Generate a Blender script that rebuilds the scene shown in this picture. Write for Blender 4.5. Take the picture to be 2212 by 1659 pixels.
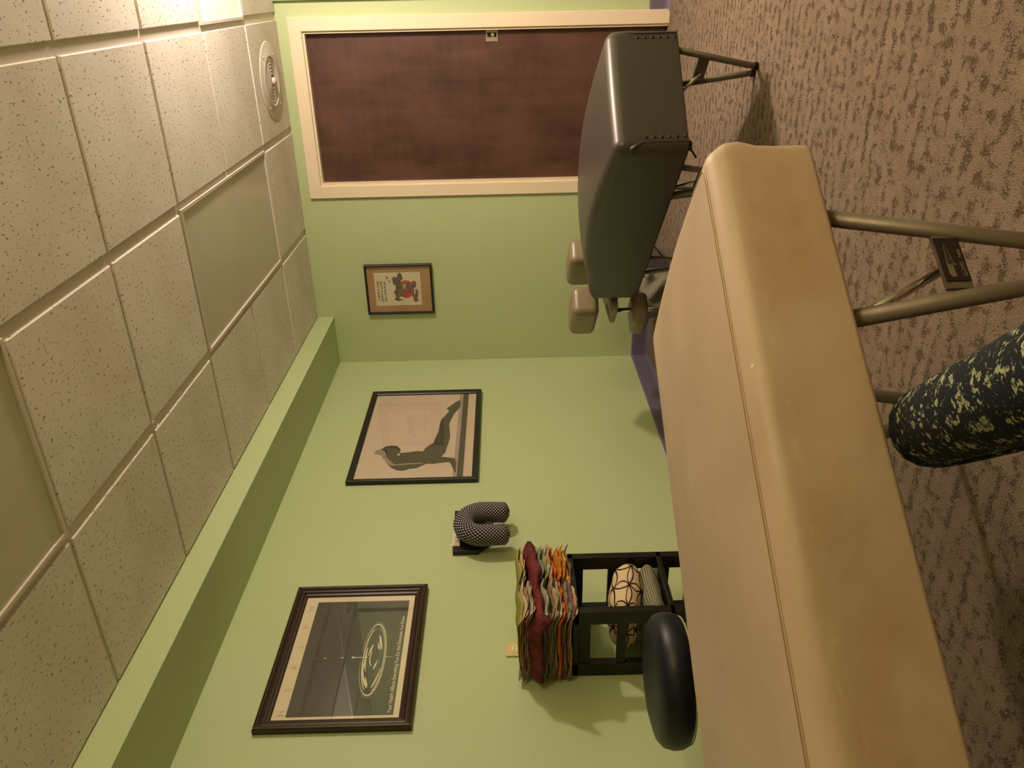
import bpy, bmesh, math, random
from mathutils import Vector, Matrix
random.seed(7)
SC = bpy.context.scene
for o in list(bpy.data.objects): bpy.data.objects.remove(o)
COL = SC.collection
H = 0.942                    # camera height above the floor; floor is z = 0
PI = math.pi

# ------------------------------------------------------------ camera (the phone was held on its side)
yaw, pitch, roll = [math.radians(a) for a in (26.861, 0.220, 1.385)]
FPX = 1711.45
f = Vector((-math.sin(yaw)*math.cos(pitch), math.cos(yaw)*math.cos(pitch), -math.sin(pitch)))
r0 = Vector((math.cos(yaw), math.sin(yaw), 0)); d0 = f.cross(r0)
r_ = r0*math.cos(roll) + d0*math.sin(roll); d_ = -r0*math.sin(roll) + d0*math.cos(roll)
cam_data = bpy.data.cameras.new('camera'); cam = bpy.data.objects.new('camera', cam_data); COL.objects.link(cam)
M = Matrix((d_, r_, -f)).transposed().to_4x4(); M.translation = Vector((0, 0, H)); cam.matrix_world = M
cam_data.sensor_fit = 'HORIZONTAL'; cam_data.sensor_width = 36; cam_data.lens = FPX/2212*36
cam_data.clip_start = 0.02
SC.camera = cam
# ------------------------------------------------------------ world, exposure
w = bpy.data.worlds.new('world'); SC.world = w; w.use_nodes = True
w.node_tree.nodes['Background'].inputs[0].default_value = (1, .8, .6, 1)
w.node_tree.nodes['Background'].inputs[1].default_value = 0.02
SC.view_settings.view_transform = 'Standard'; SC.view_settings.look = 'None'
SC.view_settings.exposure = 0.0; SC.view_settings.gamma = 1.0; SC.view_settings.use_curve_mapping = False
KEY_W, KEY_C = 123.0, (1.0, .81, .67)      # the lit ceiling fixture by the door
BACK_W, BACK_C = 51.0, (1.0, .73, .44)     # the warmer fixture to the camera's right, outside the frame

# ------------------------------------------------------------ materials
MATS = {}
class NT:
    def __init__(s, m):
        s.t = m.node_tree; s.n = s.t.nodes; s.l = s.t.links
    def node(s, ty, **kw):
        n = s.n.new(ty)
        for k, v in kw.items(): setattr(n, k, v)
        return n
    def val(s, sock, v):
        if isinstance(v, (int, float)): sock.default_value = v
        elif isinstance(v, (tuple, list)): sock.default_value = tuple(v) if len(v) != 3 or sock.type != 'RGBA' else (*v, 1)
        else: s.l.new(v, sock)
    def math(s, op, a, b=None, c=None):
        n = s.node('ShaderNodeMath', operation=op)
        s.val(n.inputs[0], a)
        if b is not None: s.val(n.inputs[1], b)
        if c is not None: s.val(n.inputs[2], c)
        return n.outputs[0]
    def coord(s, kind='Object', scale=(1, 1, 1), rot=(0, 0, 0)):
        tc = s.node('ShaderNodeTexCoord'); mp = s.node('ShaderNodeMapping')
        mp.inputs['Scale'].default_value = scale; mp.inputs['Rotation'].default_value = rot
        s.l.new(tc.outputs[kind], mp.inputs[0]); return mp.outputs[0]
    def noise(s, v, scale, detail=3, rough=.55, dist=0):
        n = s.node('ShaderNodeTexNoise'); s.l.new(v, n.inputs['Vector'])
        n.inputs['Scale'].default_value = scale; n.inputs['Detail'].default_value = detail
        n.inputs['Roughness'].default_value = rough; n.inputs['Distortion'].default_value = dist
        return n.outputs['Fac']
    def ramp(s, fac, stops):
        n = s.node('ShaderNodeValToRGB'); e = n.color_ramp.elements
        while len(e) < len(stops): e.new(.5)
        for i, (p, c) in enumerate(stops):
            e[i].position = p; e[i].color = (*c, 1) if len(c) == 3 else c
        s.l.new(fac, n.inputs[0]); return n.outputs[0]
    def mix(s, fac, a, b, bt='MIX'):
        n = s.node('ShaderNodeMix', data_type='RGBA', blend_type=bt)
        s.val(n.inputs[0], fac); s.val(n.inputs[6], a); s.val(n.inputs[7], b); return n.outputs[2]
    def sep(s, v):
        n = s.node('ShaderNodeSeparateXYZ'); s.l.new(v, n.inputs[0]); return n.outputs
    def bump(s, h, strength=.3, dist=.002):
        n = s.node('ShaderNodeBump'); n.inputs['Strength'].default_value = strength
        n.inputs['Distance'].default_value = dist; s.l.new(h, n.inputs['Height'])
        s.l.new(n.outputs[0], s.bsdf.inputs['Normal'])
def mat(name, col=(.5, .5, .5), rough=.6, metal=0, spec=.5, fn=None, var=0, vscale=8, coat=0, emit=None, es=0):
    m = bpy.data.materials.new(name); m.use_nodes = True; t = NT(m)
    b = t.bsdf = t.n['Principled BSDF']
    b.inputs['Base Color'].default_value = (*col, 1); b.inputs['Roughness'].default_value = rough
    b.inputs['Metallic'].default_value = metal; b.inputs['Specular IOR Level'].default_value = spec
    b.inputs['Coat Weight'].default_value = coat
    if emit: b.inputs['Emission Color'].default_value = (*emit, 1); b.inputs['Emission Strength'].default_value = es
    if var:
        n = t.noise(t.coord(), vscale, 4)
        t.l.new(t.ramp(n, [(.25, tuple(c*(1-var) for c in col)), (.75, tuple(min(1, c*(1+var)) for c in col))]), b.inputs['Base Color'])
    if fn: fn(t, b)
    m.diffuse_color = (*col, 1)
    MATS[name] = m; return m

def f_wall(t, b):
    v = t.coord(); n = t.noise(v, 180, 2); t.bump(n, .12, .001)
    t.l.new(t.ramp(t.noise(v, 1.3, 2), [(.3, (.465, .545, .300)), (.7, (.485, .567, .314))]), b.inputs['Base Color'])
wall_m = mat('wall_paint_green', (.40, .56, .232), .5, spec=.35, fn=f_wall)
def f_tile(t, b):
    v = t.coord(scale=(1, .55, 1)); n1 = t.noise(v, 112, 2, .5, .5)
    pits = t.ramp(n1, [(.0, (1, 1, 1)), (.325, (1, 1, 1)), (.375, (0, 0, 0)), (1, (0, 0, 0))])
    info = t.node('ShaderNodeObjectInfo')
    stain = t.ramp(t.noise(t.coord('Object'), 2.2, 4, .6), [(.36, (.70, .635, .565)), (.60, (.78, .725, .67))])
    t.l.new(t.mix(pits, stain, (.37, .28, .20)), b.inputs['Base Color'])
    fine = t.noise(t.coord(), 240, 3)
    h = t.math('SUBTRACT', t.math('MULTIPLY', fine, .35), pits)
    t.bump(h, .5, .0016)
tile_m = mat('ceiling_tile', (.58, .52, .42), .9, spec=.1, fn=f_tile)
def f_tedge(t, b): t.bump(t.noise(t.coord(), 160, 3), .5, .002)
grid_m = mat('ceiling_grid_metal', (.64, .57, .50), .45, spec=.4, var=.04)
panel_m = mat('acrylic_diffuser', (.54, .50, .40), .30, spec=.5, var=.05, vscale=3)
def f_carpet(t, b):
    v = t.coord(); s = t.sep(v)
    base = t.ramp(t.noise(v, 9, 5, .65), [(.3, (.22, .160, .122)), (.7, (.29, .215, .17))])
    loops = t.noise(v, 300, 2, .6)
    wob = t.math('MULTIPLY', t.math('SUBTRACT', t.noise(v, 7, 2), .5), .05)
    wob2 = t.math('MULTIPLY', t.math('SUBTRACT', t.noise(v, 60, 3, .6), .5), .035)
    row = t.math('ABSOLUTE', t.math('SUBTRACT', t.math('FRACT', t.math('DIVIDE', t.math('ADD', s[1], t.math('ADD', wob, wob2)), .052)), .5))
    seg = t.noise(t.coord(scale=(1, .8, 1)), 34, 2, .6)
    grit = t.noise(v, 200, 2, .8)
    d = t.math('ADD', t.math('MULTIPLY', row, 1.0), t.math('ADD', t.math('MULTIPLY', seg, -3.0), t.math('MULTIPLY', grit, 2.7)))
    fl = t.ramp(t.math('ADD', d, .70), [(.28, (1, 1, 1)), (.55, (0, 0, 0))])
    c = t.mix(t.math('MULTIPLY', fl, .85), base, (.072, .042, .024))
    c2 = t.mix(t.ramp(loops, [(.42, (0, 0, 0)), (.7, (1, 1, 1))]), c, t.mix(.5, c, (.42, .32, .23)))
    t.l.new(c2, b.inputs['Base Color'])
    t.bump(t.math('SUBTRACT', loops, t.math('MULTIPLY', fl, .8)), 1.0, .006)
carpet_m = mat('berber_carpet', (.3, .2, .15), .95, spec=.08, fn=f_carpet)
base_m = mat('baseboard_purple', (.145, .125, .19), .45, spec=.4, var=.06)
trim_m = mat('cream_trim_paint', (.78, .66, .49), .4, spec=.4, var=.02)
def f_door(t, b):
    v = t.coord(scale=(1.2, 1, .22)); n = t.noise(v, 9, 6, .6, .4)
    v2 = t.coord(scale=(1, 1, 1)); m2 = t.noise(v2, 3.2, 4, .6)
    v3 = t.coord(scale=(.25, 1, 1.6)); m3 = t.noise(v3, 18, 3, .6)
    c = t.ramp(t.math('ADD', t.math('MULTIPLY', n, .4), t.math('ADD', t.math('MULTIPLY', m2, .45), t.math('MULTIPLY', m3, .15))),
               [(.36, (.052, .022, .016)), (.64, (.125, .058, .044))])
    t.l.new(c, b.inputs['Base Color'])
    t.l.new(t.ramp(t.noise(v2, 5, 4), [(.3, (.34, .34, .34)), (.7, (.52, .52, .52))]), b.inputs['Roughness'])
door_m = mat('dark_stained_wood', (.08, .03, .02), .4, spec=.45, fn=f_door)
latch_m = mat('satin_nickel', (.52, .42, .30), .35, .7)
dark_m = mat('dark_gap', (.01, .008, .006), .9)
chrome_m = mat('chrome', (.62, .58, .52), .16, 1.0, var=.12, vscale=14)
def f_chromed(t, b):
    t.l.new(t.ramp(t.noise(t.coord(), 22, 3), [(.3, (.38, .38, .38)), (.7, (.55, .55, .55))]), b.inputs['Roughness'])
worn_m = mat('worn_chrome', (.20, .165, .135), .5, .55, fn=f_chromed)
def f_beige(t, b):
    v = t.coord(); big = t.noise(v, 2.4, 4, .6, .4)
    st = t.noise(t.coord(scale=(1, 1, 1.6)), 4.3, 3, .55, .3)
    c = t.ramp(big, [(.32, (.40, .30, .215)), (.68, (.52, .405, .305))])
    sz = t.sep(v)[2]
    side = t.ramp(sz, [(.0, (1, 1, 1)), (.118, (1, 1, 1)), (.142, (0, 0, 0))])
    c = t.mix(t.math('MULTIPLY', t.ramp(st, [(.48, (0, 0, 0)), (.72, (1, 1, 1))]), t.math('MULTIPLY', side, .55)), c, (.36, .20, .095))
    scuff = t.noise(t.coord(scale=(1, .3, 3)), 16, 5, .7)
    band = t.ramp(sz, [(.105, (0, 0, 0)), (.125, (1, 1, 1)), (.14, (0, 0, 0))])
    c = t.mix(t.math('MULTIPLY', t.ramp(scuff, [(.52, (0, 0, 0)), (.66, (1, 1, 1))]), t.math('MULTIPLY', band, .55)), c, (.60, .49, .33))
    t.l.new(c, b.inputs['Base Color'])
    t.l.new(t.ramp(t.noise(v, 7, 3), [(.3, (.42, .42, .42)), (.7, (.56, .56, .56))]), b.inputs['Roughness'])
    t.bump(t.noise(v, 340, 2), .10, .0006)
beige_m = mat('beige_vinyl', (.45, .34, .2), .4, spec=.45, fn=f_beige)
def f_vinyl(t, b): t.bump(t.noise(t.coord(), 420, 2), .12, .0006)
grey_m = mat('taupe_grey_vinyl', (.050, .039, .033), .38, spec=.55, fn=f_vinyl)
cush_m = mat('beige_cushion_vinyl', (.23, .18, .11), .35, spec=.5, var=.06, fn=None)
navy_m = mat('navy_vinyl', (.006, .009, .016), .42, spec=.35, var=.08)
blackp_m = mat('black_lacquer', (.0095, .0075, .006), .38, spec=.4, var=.1)
stud_m = mat('black_stud', (.006, .005, .005), .25, .3)
thread_m = mat('gold_thread', (.30, .17, .06), .8)
fold_m = mat('frame_black', (.012, .010, .009), .35, spec=.45)
def f_mah(t, b):
    t.l.new(t.ramp(t.noise(t.coord(scale=(1, 1, 1)), 30, 4), [(.3, (.026, .011, .007)), (.7, (.048, .022, .014))]), b.inputs['Base Color'])
mahog_m = mat('mahogany_frame', (.04, .018, .012), .34, spec=.5, fn=f_mah)
mat_tan = mat('tan_mat_board', (.40, .235, .115), .85, var=.04)
paper_m = mat('cream_paper', (.66, .57, .41), .8, var=.02)
paper2_m = mat('pale_print_paper', (.58, .46, .37), .75, var=.02)
ink_m = mat('ink_black', (.035, .025, .018), .8)
fig_m = mat('print_dark_grey', (.068, .058, .038), .8, var=.08)
figl_m = mat('print_mid_grey', (.28, .22, .165), .8, var=.35, vscale=40)
hair_m = mat('print_black', (.020, .014, .010), .8)
red_m = mat('print_red', (.44, .070, .035), .8, var=.25, vscale=60)
mauve_m = mat('print_mauve', (.20, .105, .095), .8, var=.55, vscale=70)
grey_ink = mat('print_grey_wash', (.105, .080, .062), .8, var=.55, vscale=60)
olive_ink = mat('print_olive', (.42, .35, .19), .8)
def f_water(t, b):
    sz = t.sep(t.coord('Generated'))
    t.l.new(t.ramp(t.noise(t.coord(), 4, 3), [(.3, (.026, .030, .018)), (.7, (.055, .058, .036))]), b.inputs['Base Color'])
water_m = mat('print_water', (.04, .045, .028), .7, fn=f_water)
sky_m = mat('print_grey_sky', (.060, .046, .038), .7, var=.3, vscale=5)
ripple_m = mat('print_ripple_white', (.68, .62, .44), .7)
ripg_m = mat('print_ripple_grey', (.20, .19, .12), .7)
white_m = mat('white_print_border', (.70, .60, .43), .7)
greyl_m = mat('print_pale_letters', (.47, .40, .28), .7)
def f_glass(t, b):
    # thin picture glazing: lets the print through and mirrors the room
    tr = t.node('ShaderNodeBsdfTransparent'); gl = t.node('ShaderNodeBsdfGlossy'); gl.inputs['Roughness'].default_value = .015
    lw = t.node('ShaderNodeLayerWeight'); lw.inputs['Blend'].default_value = .5; mx = t.node('ShaderNodeMixShader')
    t.l.new(t.math('MULTIPLY_ADD', t.math('POWER', lw.outputs['Facing'], 4.6), 1.2, .065), mx.inputs[0]); t.l.new(tr.outputs[0], mx.inputs[1]); t.l.new(gl.outputs[0], mx.inputs[2])
    t.l.new(mx.outputs[0], t.n['Material Output'].inputs['Surface'])
glass_m = mat('picture_glass', (1, 1, 1), .02, fn=f_glass)
ivory_m = mat('ivory_plastic', (.66, .52, .25), .4)
ivory2_m = mat('pale_ivory_plastic', (.80, .70, .44), .35)
def f_dots(t, b):
    s = t.sep(t.coord('UV')); P = .0150
    def cell(o):
        u = t.math('SUBTRACT', t.math('FRACT', t.math('ADD', t.math('DIVIDE', s[0], P), o)), .5)
        v = t.math('SUBTRACT', t.math('FRACT', t.math('ADD', t.math('DIVIDE', s[1], P), o)), .5)
        return t.math('SQRT', t.math('ADD', t.math('MULTIPLY', u, u), t.math('MULTIPLY', v, v)))
    d = t.math('MINIMUM', cell(0), cell(.5))
    t.l.new(t.ramp(d, [(.19, (.46, .40, .42)), (.26, (.008, .006, .014))]), b.inputs['Base Color'])
dots_m = mat('navy_dotted_cotton', (.03, .02, .03), .85, spec=.15, fn=f_dots)
def f_rings(t, b):
    s = t.sep(t.coord('UV')); P = .098
    q = [t.math('ABSOLUTE', t.math('SUBTRACT', t.math('FRACT', t.math('DIVIDE', s[i], P)), .5)) for i in (0, 1)]
    def ring(ox, oy):
        a = t.math('SUBTRACT', q[0], ox); c = t.math('SUBTRACT', q[1], oy)
        d = t.math('SQRT', t.math('ADD', t.math('MULTIPLY', a, a), t.math('MULTIPLY', c, c)))
        return t.math('ABSOLUTE', t.math('SUBTRACT', d, .68))
    d = t.math('MINIMUM', ring(0, 0), t.math('MINIMUM', ring(1, 0), ring(0, 1)))
    t.l.new(t.ramp(d, [(.028, (.030, .012, .008)), (.045, (.66, .50, .33))]), b.inputs['Base Color'])
rings_m = mat('cream_ring_cotton', (.66, .5, .33), .85, spec=.15, fn=f_rings)
def f_ging(t, b):
    s = t.sep(t.coord('UV')); P = .0115
    g = [t.math('GREATER_THAN', t.math('FRACT', t.math('DIVIDE', s[i], P)), .5) for i in (0, 1)]
    t.l.new(t.ramp(t.math('MULTIPLY', t.math('ADD', g[0], g[1]), .5), [(0, (.46, .42, .28)), (.5, (.17, .17, .12)), (1, (.035, .04, .03))]), b.inputs['Base Color'])
ging_m = mat('green_gingham', (.2, .2, .14), .85, spec=.15, fn=f_ging)
lav_m = mat('lavender_cotton', (.20, .155, .20), .85)
def f_floral(t, b):
    v = t.coord()
    def layer(scale, thr, seed):
        mp = t.node('ShaderNodeMapping'); t.l.new(v, mp.inputs[0]); mp.inputs['Location'].default_value = (seed, seed*.7, seed*1.3)
        nz = t.node('ShaderNodeTexNoise'); t.l.new(mp.outputs[0], nz.inputs['Vector']); nz.inputs['Scale'].default_value = scale*1.7; nz.inputs['Detail'].default_value = 2
        wp = t.node('ShaderNodeMix', data_type='RGBA', blend_type='LINEAR_LIGHT'); wp.inputs[0].default_value = .008
        t.l.new(mp.outputs[0], wp.inputs[6]); t.l.new(nz.outputs['Color'], wp.inputs[7])
        vo = t.node('ShaderNodeTexVoronoi'); vo.inputs['Scale'].default_value = scale; t.l.new(wp.outputs[2], vo.inputs['Vector'])
        return t.math('LESS_THAN', vo.outputs['Distance'], thr), vo.outputs['Color']
    big, _ = layer(40, .40, 0); big2, _ = layer(52, .30, 5.3)
    pt, _ = layer(112, .47, 2.2)
    leaf, _ = layer(120, .20, 9.1)
    fl = t.math('MAXIMUM', t.math('MULTIPLY', t.math('MAXIMUM', big, big2), pt), t.math('MULTIPLY', leaf, .55))
    pet = t.ramp(t.noise(v, 90, 2), [(.35, (.26, .28, .17)), (.65, (.40, .42, .26))])
    t.l.new(t.mix(fl, (.008, .012, .018), pet), b.inputs['Base Color'])
floral_m = mat('navy_floral_jersey', (.05, .06, .05), .8, spec=.2, fn=f_floral)
skin_m = mat('skin', (.55, .35, .24), .55, var=.04)
clear_m = mat('milky_plastic', (.20, .18, .13), .55, spec=.3, var=.12)
tub_m = mat('smoky_tub', (.10, .095, .105), .3)
plate_m = mat('dark_brown_plate', (.014, .009, .006), .5)
plink_m = mat('plate_print', (.20, .15, .10), .6)
glow_diffuser_m = mat('glow_diffuser', (.8, .7, .6), .4, emit=(1.0, .76, .66), es=.42)  # lamp glow on two fixtures, painted glow on the unlit edge panel
bulb_m = mat('lamp_bulb', (.9, .8, .6), .4, emit=(1, .78, .5), es=8)

# ------------------------------------------------------------ mesh helpers
def mk(name, bm, m, parent=None, smooth=False, bevel=0, seg=2):
    bmesh.ops.recalc_face_normals(bm, faces=bm.faces[:])
    me = bpy.data.meshes.new(name); bm.to_mesh(me); bm.free()
    if smooth: me.polygons.foreach_set('use_smooth', [True]*len(me.polygons))
    o = bpy.data.objects.new(name, me); COL.objects.link(o)
    if isinstance(m, (list, tuple)):
        for x in m: me.materials.append(x)
    elif m: me.materials.append(m)
    if bevel:
        b = o.modifiers.new('bevel', 'BEVEL'); b.width = bevel; b.segments = seg; b.limit_method = 'ANGLE'; b.angle_limit = math.radians(40)
        if smooth is None: pass
    if parent is not None: o.parent = parent
    return o
def tag(o, label=None, cat=None, group=None, kind=None):
    if label: o['label'] = label
    if cat: o['category'] = cat
    if group: o['group'] = group
    if kind: o['kind'] = kind
    return o
def root(name, loc, label, cat, group=None, rz=0, M4=None):
    o = bpy.data.objects.new(name, None); COL.objects.link(o); o.empty_display_size = .05
    if M4 is not None: o.matrix_world = M4
    else: o.location = loc; o.rotation_euler = (0, 0, rz)
    return tag(o, label, cat, group)
def box(bm, x0, y0, z0, x1, y1, z1):
    v = [bm.verts.new(p) for p in ((x0,y0,z0),(x1,y0,z0),(x1,y1,z0),(x0,y1,z0),(x0,y0,z1),(x1,y0,z1),(x1,y1,z1),(x0,y1,z1))]
    for q in ((0,3,2,1),(4,5,6,7),(0,1,5,4),(1,2,6,5),(2,3,7,6),(3,0,4,7)): bm.faces.new([v[i] for i in q])
def B(*a):
    bm = bmesh.new(); box(bm, *a); return bm
def sweep(bm, pts, rad, n=12, cap=True, prof=None, closed=False, uv=False, up=None):
    """tube through pts; rad a number or list; prof = (a,b) ellipse factors"""
    P = [Vector(p) for p in pts]; N = len(P)
    if not isinstance(rad, (list, tuple)): rad = [rad]*N
    T = []
    for i in range(N):
        a = P[(i-1) % N] if (closed or i > 0) else P[i]; b = P[(i+1) % N] if (closed or i < N-1) else P[i]
        T.append((b-a).normalized())
    ref = Vector(up) if up else (Vector((0, 0, 1)) if abs(T[0].z) < .9 else Vector((1, 0, 0)))
    A = (ref - T[0]*ref.dot(T[0])).normalized()
    rings = []; L = 0; Ls = []
    for i in range(N):
        if i > 0: L += (P[i]-P[i-1]).length
        Ls.append(L)
        A = (A - T[i]*A.dot(T[i])).normalized(); Bv = T[i].cross(A)
        pa, pb = prof or (1, 1)
        rings.append([bm.verts.new(P[i] + (A*math.cos(2*PI*k/n)*pa + Bv*math.sin(2*PI*k/n)*pb)*rad[i]) for k in range(n)])
    lay = bm.loops.layers.uv.verify() if uv else None
    rng = range(N if closed else N-1)
    ravg = sum(rad)/N
    for i in rng:
        j = (i+1) % N
        for k in range(n):
            l = (k+1) % n
            fc = bm.faces.new([rings[i][k], rings[i][l], rings[j][l], rings[j][k]])
            if uv:
                c = 2*PI*max(rad)/n
                for lp, (uu, vv) in zip(fc.loops, ((Ls[i], k*c), (Ls[i], (k+1)*c), (Ls[j], (k+1)*c), (Ls[j], k*c))): lp[lay].uv = (uu, vv)
    if cap and not closed:
        bm.faces.new(rings[0][::-1]); bm.faces.new(rings[-1])
    return rings
def tube(*a, **k):
    bm = bmesh.new(); sweep(bm, *a, **k); return bm
def lathe(bm, prof, n=40, loc=(0, 0, 0)):
    """prof [(r,z)...] revolved about z"""
    rings = []
    for r, z in prof:
        if r < 1e-6: rings.append([bm.verts.new((loc[0], loc[1], loc[2]+z))]*n)
        else: rings.append([bm.verts.new((loc[0]+r*math.cos(2*PI*k/n), loc[1]+r*math.sin(2*PI*k/n), loc[2]+z)) for k in range(n)])
    for i in range(len(rings)-1):
        for k in range(n):
            l = (k+1) % n; q = []
            for v in (rings[i][k], rings[i][l], rings[i+1][l], rings[i+1][k]):
                if v not in q: q.append(v)
            if len(q) > 2: bm.faces.new(q)
def rbox(a, b, c, r, n=(10, 10, 5), crown=0, flat_bottom=False, uv=False, fn=None):
    """rounded, crowned cushion centred in x,y and standing on z=0..2c"""
    bm = bmesh.new(); bmesh.ops.create_cube(bm, size=2)
    e = {0: [], 1: [], 2: []}
    for ed in bm.edges:
        dv = ed.verts[1].co - ed.verts[0].co
        e[max(range(3), key=lambda i: abs(dv[i]))].append(ed)
    # subdivide by slicing planes
    for ax in range(3):
        half = (a, b, c)[ax]
        cuts = sorted(set([-1+2*i/n[ax] for i in range(1, n[ax])] + [s*(1-r*q/half) for s in (-1, 1) for q in (.15, .4, .7, 1.0) if r*q < half*.98]))
        for t_ in cuts:
            co = [0, 0, 0]; co[ax] = t_; no = [0, 0, 0]; no[ax] = 1
            bmesh.ops.bisect_plane(bm, geom=bm.verts[:]+bm.edges[:]+bm.faces[:], plane_co=co, plane_no=no, dist=1e-5)
    lay = bm.loops.layers.uv.verify() if uv else None
    for v in bm.verts:
        v.co = Vector((v.co.x*a, v.co.y*b, v.co.z*c))
    if uv:
        bm.normal_update()
        for fc in bm.faces:
            nn = fc.normal; ax = max(range(3), key=lambda i: abs(nn[i]))
            ii = [i for i in range(3) if i != ax]
            for lp in fc.loops: lp[lay].uv = (lp.vert.co[ii[0]]+.5, lp.vert.co[ii[1]]+.5)
    for v in bm.verts:
        p = v.co.copy()
        lo = Vector((max(-(a-r), min(a-r, p.x)), max(-(b-r), min(b-r, p.y)), p.z if (flat_bottom and p.z < c-r) else max(-(c-r), min(c-r, p.z))))
        dd = p-lo
        q = lo + dd.normalized()*r if dd.length > r else p
        if flat_bottom and p.z < c-r:
            hx = Vector((dd.x, dd.y, 0)); q = Vector((lo.x, lo.y, p.z)) + (hx.normalized()*r if hx.length > r else hx)
        if crown and q.z > 0:
            q.z += crown*(1-(q.x/a)**2)*(1-(q.y/b)**2)*(q.z/c)
        q.z += c
        if fn: q = fn(q)
        v.co = q
    return bm
def poly(bm, pts, d, mi=0):
    """flat polygon in the local picture plane: pts are (s,t), d its height over the backing"""
    from mathutils.geometry import tessellate_polygon
    vs = [bm.verts.new((p[0], -d, p[1])) for p in pts]
    for a, b, c in tessellate_polygon([[Vector((p[0], p[1], 0)) for p in pts]]):
        try: bm.faces.new((vs[a], vs[b], vs[c]))
        except ValueError: pass
def text_mesh(name, s, size, m, parent, loc, align='LEFT', sx=1.0, rot=(PI/2, 0, 0), spacing=1.0, bold=0, shear=0, thick=0.0):
    cu = bpy.data.curves.new(name, 'FONT'); cu.body = s; cu.size = size; cu.align_x = align
    cu.space_character = spacing; cu.offset = bold; cu.shear = shear; cu.extrude = thick; cu.resolution_u = 3
    t = bpy.data.objects.new(name+'_c', cu); COL.objects.link(t)
    dg = bpy.context.evaluated_depsgraph_get(); dg.update()
    me = bpy.data.meshes.new_from_object(t.evaluated_get(dg)); bpy.data.objects.remove(t)
    me.transform(Matrix.Diagonal((sx, 1, 1, 1)))
    me.materials.clear(); me.materials.append(m)
    o = bpy.data.objects.new(name, me); COL.objects.link(o); o.parent = parent; o.location = loc; o.rotation_euler = rot
    return o

# ------------------------------------------------------------ setting
YB, XL, ZC = 4.857, -2.266, H+1.248          # back wall, left wall, ceiling
XR, YN = 1.75, -1.25                          # the right side and the wall behind the camera
SOX, SOZ = -1.934, H+1.137                    # soffit face and its underside
st = lambda name, bm, m, **k: tag(mk(name, bm, m, **k), kind='structure')
st('floor', B(XL-.1, YN-.1, -.05, XR+.1, YB+.35, 0), carpet_m)
# back wall with the door opening
DX0, DX1, DZ = -1.079, -.221, H+1.110
bm = bmesh.new(); box(bm, XL-.1, YB, 0, DX0, YB+.12, ZC+.1); box(bm, DX1, YB, 0, -.062, YB+.12, ZC+.1); box(bm, DX0, YB, DZ, DX1, YB+.12, ZC+.1)
st('wall_back', bm, wall_m)
st('wall_back_return', B(-.062, YB-.03, 0, XR+.1, YB+.12, ZC+.1), wall_m)
st('wall_left', B(XL-.1, YN-.1, 0, XL, YB, ZC+.1), wall_m)
st('wall_right', B(XR, YN-.1, 0, XR+.1, YB, ZC+.1), wall_m)
st('wall_front', B(XL-.1, YN-.1, 0, XR+.1, YN, ZC+.1), wall_m)
st('trim_soffit', B(XL, YN, SOZ, SOX, YB, ZC+.02), wall_m)
def cove(p0, p1, nrm, name):
    # vinyl cove base: straight face that flares out at the foot
    prof = [(0, .112), (.006, .112), (.008, .10), (.008, .028), (.012, .014), (.022, .004), (.024, 0), (0, 0)]
    bm = bmesh.new(); p0 = Vector((*p0, 0)); p1 = Vector((*p1, 0)); n = Vector((*nrm, 0))
    R = [[bm.verts.new(p + n*a + Vector((0, 0, b))) for a, b in prof] for p in (p0, p1)]
    for i in range(len(prof)):
        j = (i+1) % len(prof); bm.faces.new([R[0][i], R[0][j], R[1][j], R[1][i]])
    bm.faces.new(R[0]); bm.faces.new(R[1][::-1])
    st(name, bm, base_m)
cove((XL, YB), (-1.153, YB), (0, -1), 'baseboard_back')
cove((-.157, YB), (-.062, YB), (0, -1), 'baseboard_back_right')
cove((-.06, YB-.03), (XR, YB-.03), (0, -1), 'baseboard_return')
cove((XL, YN), (XL, YB), (1, 0), 'baseboard_left')
cove((XR, YN), (XR, YB), (-1, 0), 'baseboard_right')
# ceiling: metal grid plane with a tile laid into every bay
GX = [-1.934, -1.360, -.748, -.139, .471, 1.081, 1.69]; GY = [4.857, 4.250, 3.636, 3.025, 2.420, 1.812, 1.200, .590, -.020, -.630, -1.24]
ceil = bmesh.new(); box(ceil, XL-.1, YN-.1, ZC+.005, XR+.1, YB+.1, ZC+.10)
cl = st('ceiling', ceil, grid_m)
LIGHTS = {(1, 1), (1, 2), (1, 5), (1, 6), (3, 1), (5, 6), (4, 2)}  # bays (ix, iy) taken by fixtures
def tile_mesh(wx, wy):
    bm = bmesh.new(); a, b = wx/2, wy/2
    rows = [(a, b, .0085), (a, b, .003), (a-.003, b-.003, 0)]
    R = [[bm.verts.new((sx*x, sy*y, z)) for sx, sy in ((-1, -1), (1, -1), (1, 1), (-1, 1))] for x, y, z in rows]
    for i in range(2):
        for k in range(4): bm.faces.new([R[i][k], R[i][(k+1) % 4], R[i+1][(k+1) % 4], R[i+1][k]])
    bm.faces.new(R[2]); return bm
cache = {}
for ix in range(len(GX)-1):
    for iy in range(len(GY)-1):
        if (ix, iy) in LIGHTS: continue
        x0, x1 = GX[ix], GX[ix+1]; y1, y0 = GY[iy], GY[iy+1]
        gx0 = .006 if ix == 0 else .020; gy1 = .004 if iy == 0 else .009
        wx, wy = round(x1-.020-x0-gx0, 3), round(y1-gy1-y0-.009, 3)
        key = (wx, wy)
        if key not in cache:
            t = mk('tile', tile_mesh(wx, wy), tile_m); cache[key] = t
        else:
            t = cache[key].copy(); COL.objects.link(t)
        t.parent = cl; t.location = ((x0+gx0+x1-.020)/2, (y0+.009+y1-gy1)/2, ZC-.003)
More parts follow.
